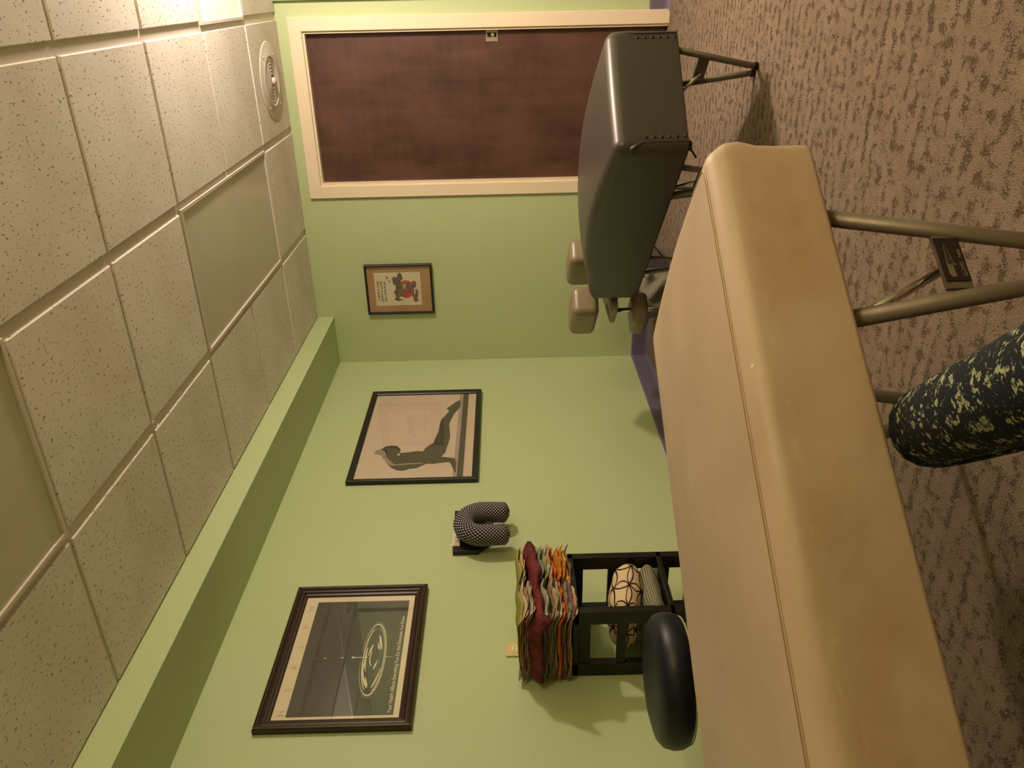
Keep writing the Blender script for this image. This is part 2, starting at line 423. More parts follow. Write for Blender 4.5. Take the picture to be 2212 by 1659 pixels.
# thin wall angle where the ceiling meets the soffit
# door
d = bmesh.new(); box(d, DX0-.02, YB+.045, .008, DX1+.02, YB+.085, DZ+.02)
door = tag(mk('door_1', d, door_m), kind='structure')
def boxc(bm, *a): box(bm, *a)
# casing: three mitred boards with a raised back band
def casing(bm, path):
    prof = [(0, 0), (0, .012), (.006, .016), (.058, .019), (.066, .022), (.073, .022), (.073, 0)]
    return prof
bm = bmesh.new()
prof = [(0, 0), (0, .013), (.003, .017), (.071, .018), (.074, .015), (.074, 0)]
corners = [(DX0, 0, -1, 0), (DX0, DZ, -1, 1), (DX1, DZ, 1, 1), (DX1, 0, 1, 0)]
R = []
for (x, z, sx, sz) in corners: R.append([bm.verts.new((x+sx*a, YB-b, z+sz*a)) for a, b in prof])
for i in range(3):
    for k in range(len(prof)):
        l = (k+1) % len(prof); bm.faces.new([R[i][k], R[i][l], R[i+1][l], R[i+1][k]])
bm.faces.new(R[0]); bm.faces.new(R[3][::-1])
casing_o = mk('door_casing', bm, trim_m, door)
bm = bmesh.new(); box(bm, DX0, YB, 0, DX0+.012, YB+.12, DZ); box(bm, DX1-.012, YB, 0, DX1, YB+.12, DZ); box(bm, DX0+.012, YB, DZ-.012, DX1-.012, YB+.12, DZ)
mk('door_jamb', bm, trim_m, door)
# flush pull with its recessed thumb latch
LX, LZ = -.262, H+.049
bm = bmesh.new()
ow, oh, iw, ih = .035, .034, .012, .026   # plate half-size, cup half-size
Yd = YB+.045
def ringplate(bm, o, i, y0, y1):
    Vf = []
    for (w_, h_), y in ((o, y0), (o, y1), (i, y1), (i, y0+.0)):
        Vf.append([bm.verts.new((LX+sx*w_, y, LZ+sz*h_)) for sx, sz in ((-1,-1),(1,-1),(1,1),(-1,1))])
    for a in range(3):
        for k in range(4): bm.faces.new([Vf[a][k], Vf[a][(k+1)%4], Vf[a+1][(k+1)%4], Vf[a+1][k]])
ringplate(bm, (ow, oh), (iw, ih), Yd, Yd-.004)
latch = mk('flush_pull', bm, latch_m, door, bevel=.0015); tag(latch, 'satin nickel flush pull plate')
mk('cup', B(LX-iw, Yd-.001, LZ-ih, LX+iw, Yd+.001, LZ+ih), dark_m, latch)
mk('thumb_turn', rbox(.010, .006, .009, .004, (2, 2, 2)), latch_m, latch, True).location = (LX, Yd-.004, LZ-.014)
bm = bmesh.new()
for sx in (-1, 1): lathe(bm, [(.0028, 0), (.0022, .0016), (0, .002)], 10, (0, 0, 0)); break
bmesh.ops.rotate(bm, verts=bm.verts[:], matrix=Matrix.Rotation(PI/2, 3, 'X'))
s1 = mk('screw', bm, latch_m, latch); s1.location = (LX-.023, Yd-.004, LZ)
s2 = s1.copy(); COL.objects.link(s2); s2.location = (LX+.023, Yd-.004, LZ)

# ------------------------------------------------------------ ceiling fixtures
def fixture(x0, x1, y0, y1, lab, lit=False, group=None):
    r = root('ceiling_light', ((x0+x1)/2, (y0+y1)/2, ZC), lab, 'ceiling light', group)
    a, b = (x1-x0)/2-.006, (y1-y0)/2-.005
    bm = bmesh.new(); t = .014
    box(bm, -a, -b, -.006, a, -b+t, .008); box(bm, -a, b-t, -.006, a, b, .008); box(bm, -a, -b+t, -.006, -a+t, b-t, .008); box(bm, a-t, -b+t, -.006, a, b-t, .008)
    mk('frame', bm, grid_m, r, bevel=.001, seg=1)
    mk('diffuser', B(-a+t, -b+t, .001, a-t, b-t, .005), glow_diffuser_m if lit else panel_m, r)
    return r
fixture(-1.360, -.748, 3.025, 4.250, 'unlit grey two-by-four ceiling light panel nearest the dark door')
fixture(-1.360, -.748, .590, 1.812, 'unlit grey ceiling light panel at the near edge, cut off by the frame')
glow_panel = fixture(-.139, .471, 3.636, 4.250, 'unlit ceiling light panel given a painted pinkish white glow at the edge of the picture', lit=True)  # unlit acrylic panel; its hot spot is painted in by emission, no lamp here
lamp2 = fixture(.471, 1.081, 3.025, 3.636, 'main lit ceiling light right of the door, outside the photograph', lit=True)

ld = bpy.data.lights.new('ceiling_lamp_light', 'POINT'); ld.energy = KEY_W; ld.color = KEY_C; ld.shadow_soft_size = .07
lo = bpy.data.objects.new('ceiling_lamp_light', ld); COL.objects.link(lo); lo.location = (.60, 3.46, ZC-.22)
# round supply diffuser
v = root('ceiling_vent', (-.448, 4.575, ZC-.003), 'round white ceiling vent with concentric rings above the door', 'vent')
bm = bmesh.new(); lathe(bm, [(.200, 0), (.199, -.003), (.194, -.005), (.135, -.005), (.130, -.009), (.124, -.009), (.120, -.002), (.120, 0)], 56)
mk('rim', bm, grid_m, v, True)
bm = bmesh.new(); lathe(bm, [(0, -.003), (.119, -.003), (.119, -.0005), (0, -.0005)], 40); mk('throat', bm, grid_m, v)
for k, rr in enumerate((.104, .086, .069, .052, .036)):
    bm = bmesh.new(); z = -.004-.0012*k
    lathe(bm, [(rr+.009, z+.003), (rr+.008, z), (rr, z-.003), (rr-.003, z+.001), (rr-.002, z+.003), (rr+.009, z+.003)], 48); mk('ring', bm, grid_m, v, True)
bm = bmesh.new(); lathe(bm, [(.020, -.008), (.016, -.026), (0, -.028)], 24); mk('hub', bm, grid_m, v, True)
for a in (40, 140, 220, 320):
    bm = bmesh.new(); lathe(bm, [(.006, 0), (.005, -.003), (0, -.004)], 12)
    mk('screw', bm, grid_m, v, True).location = (.165*math.cos(math.radians(a)), .165*math.sin(math.radians(a)), -.005)
# little twisted wire hook under a grid crossing
hk = root('ceiling_hook', (-1.357, 2.42, ZC), 'tiny white twisted wire hook hanging from a ceiling grid crossing', 'hook')
pts = [(.0, .0, .004), (.006, .004, -.006), (.016, .002, -.012), (.024, -.006, -.006), (.018, -.014, -.012), (.004, -.010, -.010), (-.004, .002, -.014), (.004, .012, -.016)]
mk('wire', tube(pts, .0018, 6), trim_m, hk, True)

# ------------------------------------------------------------ pictures
def wallM(x, y, z, face):
    """local axes: +X to the viewer's right along the wall, -Y out of the wall towards the room, +Z up"""
    if face == 'left': X_, Y_ = Vector((0, 1, 0)), Vector((-1, 0, 0))
    else: X_, Y_ = Vector((1, 0, 0)), Vector((0, 1, 0))
    m = Matrix((X_, Y_, Vector((0, 0, 1)))).transposed().to_4x4(); m.translation = Vector((x, y, z)); return m
def frame_mesh(w_, h_, prof):
    """mitred moulding, outer size w x h, prof = [(inset, height)...]"""
    bm = bmesh.new(); R = []
    for sx, sz in ((0, 0), (1, 0), (1, 1), (0, 1)):
        R.append([bm.verts.new(((a if sx == 0 else w_-a), -b, (a if sz == 0 else h_-a))) for a, b in prof])
    n = len(prof)
    for i in range(4):
        j = (i+1) % 4
        for k in range(n):
            l = (k+1) % n; bm.faces.new([R[i][k], R[i][l], R[j][l], R[j][k]])
    return bm
def rect(bm, s0, t0, s1, t1, d, mi=0): poly(bm, [(s0, t0), (s1, t0), (s1, t1), (s0, t1)], d, mi)

# picture 1: small print by the door
X0, Z0, W, Hh = -1.916, H+.476, .334, .430
p1 = root('framed_picture', None, 'small black-framed print with a red sun and tan mat by the door', 'picture', M4=wallM(X0, YB-.001, Z0, 'back'))
mk('frame', frame_mesh(W, Hh, [(0, 0), (0, .022), (.003, .025), (.009, .025), (.012, .020), (.012, 0)]), fold_m, p1)
mk('mat_board', B(.010, -.010, .010, W-.010, -.004, Hh-.010), mat_tan, p1)
bm = bmesh.new(); rect(bm, .056, .076, .280, .372, .0105); paper = mk('print', bm, paper_m, p1)
def blob(cx, cz, rx, rz, n=18, j=.18, seed=0, ang=0):
    rnd = random.Random(seed); out = []
    for k in range(n):
        a = 2*PI*k/n; q = 1+rnd.uniform(-j, j); x = rx*q*math.cos(a); z = rz*q*math.sin(a)
        out.append((cx+x*math.cos(ang)-z*math.sin(ang), cz+x*math.sin(ang)+z*math.cos(ang)))
    return out
bm = bmesh.new(); poly(bm, blob(.166, .172, .060, .052, 36, 0), .0108); mk('red_sun', bm, red_m, paper)
bm = bmesh.new(); poly(bm, blob(.178, .185, .010, .020, 14, .1, 3), .0112); poly(bm, [(.197, .205), (.205, .150), (.200, .132), (.190, .160), (.186, .200)], .0112); mk('highlights', bm, olive_ink, paper)
bm = bmesh.new()
poly(bm, blob(.205, .222, .050, .026, 22, .22, 5, .35), .0116); poly(bm, blob(.248, .208, .030, .020, 18, .25, 8, -.2), .0117)
poly(bm, blob(.150, .225, .032, .024, 18, .25, 9, -.4), .0118); poly(bm, blob(.118, .226, .030, .013, 16, .3, 12, -.7), .0119)
poly(bm, [(.094, .240), (.104, .222), (.098, .205), (.088, .199), (.093, .212), (.085, .226)], .0120)
mk('dark_foliage', bm, grey_ink, paper)
bm = bmesh.new()
poly(bm, blob(.142, .205, .028, .018, 18, .3, 15, -.5), .0122); poly(bm, blob(.172, .152, .042, .020, 20, .25, 16, .25), .0123)
poly(bm, blob(.198, .122, .024, .017, 16, .25, 18), .0124); poly(bm, blob(.112, .118, .034, .015, 18, .3, 20, .35), .0124); poly(bm, blob(.140, .104, .030, .010, 14, .3, 21), .0125)
mk('mauve_rocks', bm, mauve_m, paper)
bm = bmesh.new()
for (cx, cz, s) in ((.248, .292, 1.0), (.222, .276, .8)):
    poly(bm, [(cx-.012*s, cz+.008*s), (cx-.004*s, cz+.004*s), (cx, cz-.008*s), (cx+.006*s, cz+.006*s), (cx+.018*s, cz+.018*s), (cx+.004*s, cz-.002*s), (cx-.001*s, cz-.014*s), (cx-.006*s, cz-.003*s)], .0115)
mk('birds', bm, ink_m, paper)
for k, (s, zz, xx) in enumerate((('A gentle in reality;', .346, .090), ('bending or upright', .324, .083), ('that I strive to last', .302, .083))):
    text_mesh('handwriting', s, .0215, ink_m, paper, (xx, -.0108, zz), sx=.86, shear=.25, bold=.0004)
bm = bmesh.new(); rect(bm, .012, .012, W-.012, Hh-.012, .0165); mk('glass', bm, glass_m, p1)

# picture 2: black and white photograph
PX = XL+.001
Y0, Z0, W, Hh = 3.372, H+.170, .992, .672
p2 = root('framed_picture', None, 'black-framed poster of a dark seated figure, between door corner and pillow', 'picture', M4=wallM(PX, Y0, Z0, 'left'))
mk('frame', frame_mesh(W, Hh, [(0, 0), (0, .024), (.004, .028), (.026, .022), (.032, .016), (.034, 0)]), fold_m, p2)
cv = lambda L: [(y-Y0-.008, z-(.170)) for y, z in L]
bm = bmesh.new(); rect(bm, .03, .03, W-.03, Hh-.03, .010); pr = mk('print', bm, paper2_m, p2)
bm = bmesh.new(); rect(bm, .033, .078, W-.033, .110, .0105); rect(bm, .033, .078, W-.033, .084, .0106); mk('dark_floor_band', bm, fig_m, pr)
bm = bmesh.new(); rect(bm, .033, .110, W-.033, .131, .0105); mk('grey_floor_band', bm, mat('print_mauve_grey', (.36, .27, .25), .8, var=.15, vscale=6), pr)
fig = [(3.669,.742),(3.704,.722),(3.721,.698),(3.738,.681),(3.744,.648),(3.736,.62),(3.709,.6),(3.691,.596),(3.666,.601),(3.673,.55),(3.683,.506),(3.677,.474),(3.707,.466),(3.742,.443),(3.761,.425),(3.83,.415),(3.891,.404),(3.97,.403),(4.026,.397),(4.075,.376),(4.129,.358),(4.142,.365),(4.15,.374),(4.168,.369),(4.193,.35),(4.231,.327),(4.259,.303),(4.247,.295),(4.181,.293),(4.139,.306),(4.097,.324),(4.039,.337),(3.967,.349),(3.903,.342),(3.826,.335),(3.752,.341),(3.701,.349),(3.665,.351),(3.619,.37),(3.612,.34),(3.6,.299),(3.576,.294),(3.565,.287),(3.511,.287),(3.462,.287),(3.46,.292),(3.506,.305),(3.539,.314),(3.564,.326),(3.559,.37),(3.55,.406),(3.553,.446),(3.511,.497),(3.509,.529),(3.491,.56),(3.495,.593),(3.52,.625),(3.548,.646),(3.589,.666),(3.618,.684),(3.646,.692),(3.661,.716)]
bm = bmesh.new(); poly(bm, cv(fig), .0108); mk('figure_silhouette', bm, fig_m, pr)
bm = bmesh.new(); poly(bm, cv([(3.669,.742),(3.704,.722),(3.717,.697),(3.690,.681),(3.634,.667),(3.591,.643),(3.552,.612),(3.56,.56),(3.565,.47),(3.556,.46),(3.549,.54),(3.540,.612),(3.55,.645),(3.589,.666),(3.618,.684),(3.646,.692)]), .0112); mk('figure_light', bm, figl_m, pr)
bm = bmesh.new(); poly(bm, cv([(3.721,.698),(3.738,.681),(3.744,.648),(3.736,.62),(3.709,.6),(3.702,.609),(3.729,.646),(3.727,.68)]), .0114)
poly(bm, cv([(3.700,.70),(3.716,.69),(3.700,.672),(3.66,.664),(3.655,.672),(3.69,.684)]), .0113); mk('figure_hair', bm, hair_m, pr)
bm = bmesh.new(); poly(bm, [(a-Y0-.008+3.649, b-.170+.603) for a, b in blob(0, 0, .009, .007, 12, 0)], .0115); mk('earring', bm, paper_m, pr)
bm = bmesh.new(); rect(bm, .032, .032, W-.032, Hh-.032, .0125); mk('glass', bm, glass_m, p2)

# picture 3: HEALTH poster
Y0, Z0, W, Hh = 1.877, H+.360, .714, .542
p3 = root('framed_picture', None, 'brown-framed HEALTH poster with a water drop ripple, left of the others', 'picture', M4=wallM(PX, Y0, Z0, 'left'))
mk('frame', frame_mesh(W, Hh, [(0, 0), (0, .020), (.003, .026), (.010, .029), (.016, .026), (.019, .021), (.024, .022), (.030, .026), (.035, .024), (.038, .017), (.046, .014), (.049, .010), (.049, 0)]), mahog_m, p3, bevel=0)
cv = lambda L: [(y-Y0, z-.360) for y, z in L]
bm = bmesh.new(); rect(bm, .045, .045, W-.045, Hh-.045, .006); pr = mk('print', bm, white_m, p3)
bm = bmesh.new(); rect(bm, .064, .070, .636, .444, .0063); mk('water_photo', bm, water_m, pr)
bm = bmesh.new(); poly(bm, [(.064, .262), (.19, .268), (.34, .275), (.50, .290), (.636, .296), (.636, .444), (.064, .444)], .0066); mk('sky_photo', bm, sky_m, pr)
bm = bmesh.new()
ex, ez, ea, eb = 2.203-Y0, .536-.360, .180, .046
def arc(bm, cx, cz, a, b, t0, t1, wd0, wd1, d, rot=.012, n=26):
    out, inn = [], []
    for k in range(n+1):
        q = k/n; t = math.radians(t0+(t1-t0)*q); wd = (wd0+(wd1-wd0)*q)*(.35+.65*math.sin(PI*min(1, max(0, q)))) ; 
        for lst, e in ((out, 1), (inn, 1-wd)):
            x = a*e*math.cos(t); z = b*e*math.sin(t); lst.append((cx+x, cz+z+x*rot))
    vs = [bm.verts.new((p[0], -d, p[1])) for p in out]; wi = [bm.verts.new((p[0], -d, p[1])) for p in inn]
    for k in range(n): bm.faces.new([vs[k], vs[k+1], wi[k+1], wi[k]])
for (a, b, t0, t1, w0, w1) in ((ea, eb, 95, 440, .05, .05), (ea*.93, eb*.90, 200, 350, .07, .05), (ea*.90, eb*.86, 20, 160, .10, .12), (ea*.80, eb*.78, 100, 172, .22, .30), (ea*.66, eb*.70, 62, 150, .25, .2), (ea*.82, eb*.76, 195, 250, .12, .1), (ea*.70, eb*.66, 290, 340, .2, .2), (ea*.42, eb*.46, 20, 80, .25, .3), (ea*.34, eb*.40, 200, 260, .3, .25), (ea*.5, eb*.5, 300, 335, .25, .2), (ea*.22, eb*.3, 30, 170, .3, .3)):
    arc(bm, ex, ez, a, b, t0, t1, w0, w1, .0069)
rect(bm, 2.206-Y0, .556-.36, 2.2095-Y0, .612-.36, .0071); poly(bm, blob(2.208-Y0, .612-.36, .005, .006, 12, 0), .0072)
for z_, s_ in ((.650, .0024), (.656, .0018), (.718, .003), (.751, .0016), (.486, .002), (.478, .0018), (.470, .0015), (.462, .0012)): poly(bm, blob(2.208-Y0, z_-.36, s_, s_*1.5, 10, 0), .0072)
mk('ripple', bm, ripple_m, pr)
bm = bmesh.new()
for (a, b, t0, t1, w0, w1) in ((ea*1.05, eb*1.06, 100, 400, .02, .03), (ea*.86, eb*.82, 210, 400, .05, .04), (ea*.58, eb*.56, 210, 330, .1, .1)): arc(bm, ex, ez, a, b, t0, t1, w0, w1, .0068)
mk('ripple_shade', bm, ripg_m, pr)
for ch, yy in zip('HEALTH', (1.958, 2.062, 2.167, 2.271, 2.371, 2.475)):
    g = text_mesh('letter', ch, .034, greyl_m, pr, (yy-Y0, -.0066, .812-.360), align='CENTER', spacing=1)
text_mesh('caption', 'Your Health Affects Everything You Do And Everyone You Know.', .0205, white_m, pr, (.071, -.0074, .079), sx=.86, bold=.0002)
bm = bmesh.new(); rect(bm, .046, .046, W-.046, Hh-.046, .0085); mk('glass', bm, glass_m, p3)

# ------------------------------------------------------------ outlet
ot = root('wall_outlet', None, 'ivory double wall outlet behind the stack of folded fabric', 'outlet', M4=wallM(PX, 2.197, H-.080, 'left'))
mk('cover_plate', B(0, -.006, 0, .071, 0, .116), ivory_m, ot, bevel=.003)
for zz in (.0375, .0785):
    bm = bmesh.new(); lathe(bm, [(.0172, 0), (.0172, -.0022), (0, -.0026)], 24); bmesh.ops.rotate(bm, verts=bm.verts[:], matrix=Matrix.Rotation(-PI/2, 3, 'X'))
    so = mk('socket', bm, ivory2_m, ot); so.location = (.0355, -.006, zz)
    bm = bmesh.new()
    for sx, sz, hh in ((-.0065, .004, .0045), (.0065, .004, .0035)): box(bm, sx-.0011, -.003, sz-hh, sx+.0011, -.0022, sz+hh)
    box(bm, -.002, -.003, -.0125, .002, -.0022, -.0085); mk('slots', bm, dark_m, so)
bm = bmesh.new(); lathe(bm, [(.003, 0), (0, -.0012)], 10); bmesh.ops.rotate(bm, verts=bm.verts[:], matrix=Matrix.Rotation(-PI/2, 3, 'X'))
mk('screw', bm, ivory2_m, ot).location = (.0355, -.006, .058)

# ------------------------------------------------------------ neck pillow on its wall display bracket
br = root('wall_bracket', None, 'black wall display bracket with a white title card, behind the neck pillow', 'bracket', M4=wallM(PX, 2.800, H, 'left'))
bm = bmesh.new(); pp = [(0, .155), (.062, .108), (.30, .108), (.30, .272), (0, .268)]
F = [bm.verts.new((a, -.026, b)) for a, b in pp]; K = [bm.verts.new((a, 0, b)) for a, b in pp]
bm.faces.new(F); bm.faces.new(K[::-1])
for i in range(5): bm.faces.new([F[i], F[(i+1) % 5], K[(i+1) % 5], K[i]])
mk('back_board', bm, fold_m, br, bevel=.0015)
bm = bmesh.new()
for q in ([(.03, .272), (.03, .238), (.20, .238), (.20, .272)],): 
    F = [bm.verts.new((a, -.030, b)) for a, b in q]; K = [bm.verts.new((a, -.026, b)) for a, b in q]
    bm.faces.new(F); bm.faces.new(K[::-1])
    for i in range(4): bm.faces.new([F[i], F[(i+1) % 4], K[(i+1) % 4], K[i]])
card = mk('title_card', bm, mat('white_card', (.74, .64, .50), .7), br); tag(card, 'white title card')
text_mesh('title', 'The "Safety Pi', .021, ink_m, card, (.045, -.0305, .247), sx=.72)
bm = bmesh.new(); box(bm, .036, -.0305, .241, .038, -.030, .264); mk('card_rule', bm, ink_m, card)
mk('hook_arm', B(.090, -.10, .085, .112, -.026, .125), fold_m, br, bevel=.003)
npil = root('neck_pillow', None, 'navy horseshoe neck pillow with tiny pale dots hanging on the wall', 'pillow', M4=wallM(PX, 2.895, H, 'left'))
pts = []; rad = []
cy, cz, R1 = .0, .133, .086
NN = 44
for k in range(NN+1):
    q = k/NN
    if q < .25: t = q/.25; x = -R1+.008*(1-t)**1.6; z = .012+(cz-.012)*t
    elif q > .75: t = (1-q)/.25; x = R1-.008*(1-t)**1.6; z = .012+(cz-.012)*t
    else: a = PI-(q-.25)/.5*PI; x = R1*math.cos(a); z = cz+(R1*1.0)*math.sin(a)
    e = min(q, 1-q)
    rr = .0475*min(1, (e/.045)**.4 if e < .045 else 1); rad.append(max(rr, .012)); pts.append((x+.01, -.092, z))
bm = bmesh.new(); sweep(bm, pts, rad, 24, uv=True, up=(0, 1, 0)); bo = mk('pillow_body', bm, dots_m, npil, True)
mk('care_tag', B(-.022, -.058, .130, .000, -.055, .150), mat('grey_tag', (.30, .25, .24), .7), npil)

# ------------------------------------------------------------ rack
RX0, RX1, RY0, RY1 = -2.262, -1.961, 2.096, 2.418
rk = root('display_stand', (0, 0, 0), 'open black wooden display stand against the green wall', 'stand')
P = .056; RT = H-.205
for (x, y) in ((RX0, RY0), (RX1-P, RY0), (RX0, RY1-.03), (RX1-P, RY1-.03)):
    mk('post', B(x, y, 0, x+P, y+.03, RT-.002), blackp_m, rk, bevel=.002)
for z0, z1, nm in ((RT-.022, RT, 'top_board'), (H-.563, H-.545, 'shelf'), (H-.835, H-.817, 'shelf')):
    mk(nm, B(RX0, RY0, z0, RX1, RY1, z1), blackp_m, rk, bevel=.002)
for y in (RY0+.004, RY1-.026):
    for z0, z1 in ((H-.268, H-.227), (H-.396, H-.364), (H-.600, H-.565), (H-.70, H-.668), (H-.87, H-.836)):
        mk('rail', B(RX0+P, y, z0, RX1-P, y+.022, z1), blackp_m, rk, bevel=.002)
# pillows on the shelf
def cushion(name, m, dims, loc, rz, lab, grp=None):
    a, b, c = dims
    def fn(q):
        e = max(0, 1-(q.x/a)**4)*max(0, 1-(q.y/b)**4); q.z = c + (q.z-c)*(.45+.55*e**.5) + .004*math.sin(q.x*55)*math.sin(q.y*48+1); return q
    r = root(name, loc, lab, 'cushion', grp, rz)
    mk('cover', rbox(a, b, c, min(c*.92, .045), (12, 12, 5), .012, uv=True, fn=fn), m, r, True)
    return r
g1 = cushion('cushion', ging_m, (.125, .135, .036), (-2.105, 2.255, H-.546), .05, 'green gingham cushion under the cream ring-patterned one in the stand')
c1 = cushion('cushion', rings_m, (.120, .122, .055), (-2.085, 2.25, H-.472), -.08, 'cream cushion with brown interlocking rings in the black stand')
c1.rotation_euler[0] = -.20
c2 = cushion('cushion', lav_m, (.11, .12, .055), (-2.07, 2.27, H-.818), 0, 'plain lavender cushion on the lowest shelf of the black stand')

# ------------------------------------------------------------ folded fabrics
def f_cloth(ca, cb, sc, edge=(.55, .42, .27)):
    def fn(t, b):
        n = t.noise(t.coord(), sc, 3, .6, .6)
        c = t.ramp(n, [(.40, ca), (.47, cb), (.56, ca), (.62, cb)])
        t.l.new(c, b.inputs['Base Color']); t.bump(t.noise(t.coord(), 700, 2), .15, .0005)
    return fn
CL = {}
def cloth_m(key, ca, cb, sc=55):
    if key not in CL: CL[key] = mat('fabric_'+key, ca, .9, spec=.1, fn=f_cloth(ca, cb, sc))
    return CL[key]
FAB = {  # name: (colour a, colour b)
 'olive green': ((.28, .27, .065), (.34, .33, .10)), 'cream edged maroon': ((.46, .36, .24), (.24, .07, .05)),
 'pale cream': ((.56, .47, .33), (.44, .34, .22)), 'rust red': ((.26, .055, .035), (.34, .15, .09)), 'gold': ((.42, .24, .06), (.50, .33, .12)),
 'dark brown': ((.085, .045, .03), (.20, .12, .07)), 'grey white': ((.47, .42, .34), (.20, .17, .14)), 'teal floral': ((.07, .12, .12), (.30, .28, .18)),
 'pink': ((.45, .06, .10), (.36, .05, .08)), 'khaki striped': ((.30, .24, .12), (.14, .10, .06)), 'tan spotted': ((.44, .30, .15), (.30, .20, .10)),
 'sage green': ((.17, .21, .11), (.22, .26, .14)), 'mint floral': ((.22, .33, .20), (.42, .42, .28)), 'dusty rose floral': ((.34, .13, .11), (.48, .38, .26)),
 'bright orange': ((.62, .13, .015), (.66, .15, .02)), 'yellow': ((.62, .40, .05), (.56, .34, .05)), 'orange leopard': ((.60, .25, .04), (.30, .09, .02)),
 'purple brown': ((.12, .05, .05), (.25, .14, .14)), 'brown paisley': ((.13, .07, .045), (.34, .20, .12)), 'black white print': ((.40, .37, .30), (.05, .04, .035)),
 'peach edged': ((.55, .30, .17), (.40, .17, .08))}
CM = {k: cloth_m(k.replace(' ', '_'), *v_) for k, v_ in FAB.items()}
crumple_m = mat('fabric_maroon', (.130, .019, .021), .7, spec=.25, fn=lambda t, b: (t.l.new(t.ramp(t.noise(t.coord(), 16, 4), [(.35, (.085, .010, .012)), (.65, (.175, .028, .030))]), b.inputs['Base Color']), t.bump(t.noise(t.coord(scale=(1, .5, 1)), 45, 3, .6, 1.0), .9, .012)))
def wave(x, y, seed=0):
    z = .0045*math.sin(y*34+1.2)+.004*math.sin(x*29+y*11+.6)
    z -= .9*max(0, x-(-1.995))**1.35                                   # fronts sag over the stand's edge
    return z
def cloth(name_c, m, x0, x1, y0, y1, z, th, seed, lab, grp, amp=1.0):
    rnd = random.Random(seed); nx, ny = 16, 12
    ph = [rnd.uniform(0, 6.28) for _ in range(6)]
    bm = bmesh.new(); cx, cyy = (x0+x1)/2, (y0+y1)/2
    top, bot = [], []
    for i in range(nx+1):
        rt, rb = [], []
        for j in range(ny+1):
            u, v_ = i/nx*2-1, j/ny*2-1
            e = max(abs(u), abs(v_))
            ox = .006*math.sin(v_*5+ph[0])+.004*math.sin(v_*11+ph[1]); oy = .005*math.sin(u*6+ph[2])+.003*math.sin(u*13+ph[3])
            x = cx+(x1-x0)/2*u+ox*abs(u); y = cyy+(y1-y0)/2*v_+oy*abs(v_)
            zz = z+wave(x, y)*amp+ .0016*math.sin(x*60+ph[4])*math.sin(y*52+ph[5])
            hth = th/2*max(.12, (1-max(0, (e-.9)/.1)**2))**.5
            if v_ < -.8: zz += (.004*math.sin(x*41+ph[4]*.3) - (.030 if th > .03 else 0))*(-.8-v_)*5   # near ends curl
            if v_ > .8 and th > .03: zz += .022*(v_-.8)*5
            rt.append(bm.verts.new((x-cx, y-cyy, zz+hth-z))); rb.append(bm.verts.new((x-cx, y-cyy, zz-hth-z)))
        top.append(rt); bot.append(rb)
    for i in range(nx):
        for j in range(ny):
            bm.faces.new([top[i][j], top[i+1][j], top[i+1][j+1], top[i][j+1]]); bm.faces.new([bot[i][j], bot[i][j+1], bot[i+1][j+1], bot[i+1][j]])
    for i in range(nx):
        bm.faces.new([top[i][0], bot[i][0], bot[i+1][0], top[i+1][0]]); bm.faces.new([top[i][ny], top[i+1][ny], bot[i+1][ny], bot[i][ny]])
    for j in range(ny):
        bm.faces.new([top[0][j], top[0][j+1], bot[0][j+1], bot[0][j]]); bm.faces.new([top[nx][j], bot[nx][j], bot[nx][j+1], top[nx][j+1]])
    o = mk('folded_fabric', bm, m, None, True); o.location = (cx, cyy, z)
    return tag(o, lab, 'fabric', grp)
near = ['olive green', 'pale cream', 'cream edged maroon', 'rust red', 'grey white', 'gold', None, 'dark brown', 'grey white', 'khaki striped', 'pale cream', 'teal floral', 'khaki striped', 'tan spotted', 'pale cream', 'sage green', 'grey white', 'bright orange', 'brown paisley', 'black white print', 'purple brown', 'peach edged', 'pale cream']
far = ['olive green', 'cream edged maroon', 'pale cream', 'gold', None, 'dark brown', 'grey white', 'pale cream', 'teal floral', 'pink', 'olive green', 'mint floral', 'dusty rose floral', 'peach edged', 'bright orange', 'orange leopard', 'orange leopard', 'yellow', 'purple brown']
ORD = ['topmost', 'second', 'third', 'fourth', 'fifth', 'sixth', 'seventh', 'eighth', 'ninth', 'tenth', 'eleventh', 'twelfth', 'thirteenth', 'fourteenth', 'fifteenth', 'sixteenth', 'seventeenth', 'eighteenth', 'nineteenth', 'twentieth', 'twenty-first', 'twenty-second', 'twenty-third', 'twenty-fourth', 'twenty-fifth', 'twenty-sixth']
def pile(lst, y0, y1, side, seed0, gapz):
    zt, zb = H-.012, RT+.004
    n = len(lst); extra = gapz
    th = (zt-zb-extra)/(n-1); z = zt; k = 0
    fat = {'bright orange': 3.0, 'yellow': 2.2, 'orange leopard': 2.3, 'mint floral': 1.7, 'pink': 1.4, 'dusty rose floral': 1.5, 'grey white': 1.25, 'black white print': 1.3}
    ws = [fat.get(c, 1.0) if c else 0 for c in lst]; unit = (zt-zb-extra)/sum(ws)
    rnd = random.Random(seed0)
    for c, w_ in zip(lst, ws):
        if c is None: z -= extra; continue
        t = unit*w_; z -= t/2
        nm = ORD[k]
        dx, dy = rnd.uniform(-.016, .016), rnd.uniform(-.008, .010)
        cloth('x', CM[c], -2.243, -1.955+dx, y0-rnd.uniform(0, .012), y1+dy, z, t*.86, seed0+k,
              f'{c} folded fabric, {nm} from the top of the {side} pile', 'folded fabrics on the black stand')
        z -= t/2; k += 1
pile(near, 2.075, 2.262, 'near left', 100, .034)
pile(far, 2.272, 2.450, 'far right', 300, .034)
cloth('x', crumple_m, -2.236, -1.938, 2.030, 2.480, H-.066, .036, 55, 'thick crumpled maroon fabric lying across both piles on the stand', 'folded fabrics on the black stand', 1.2)

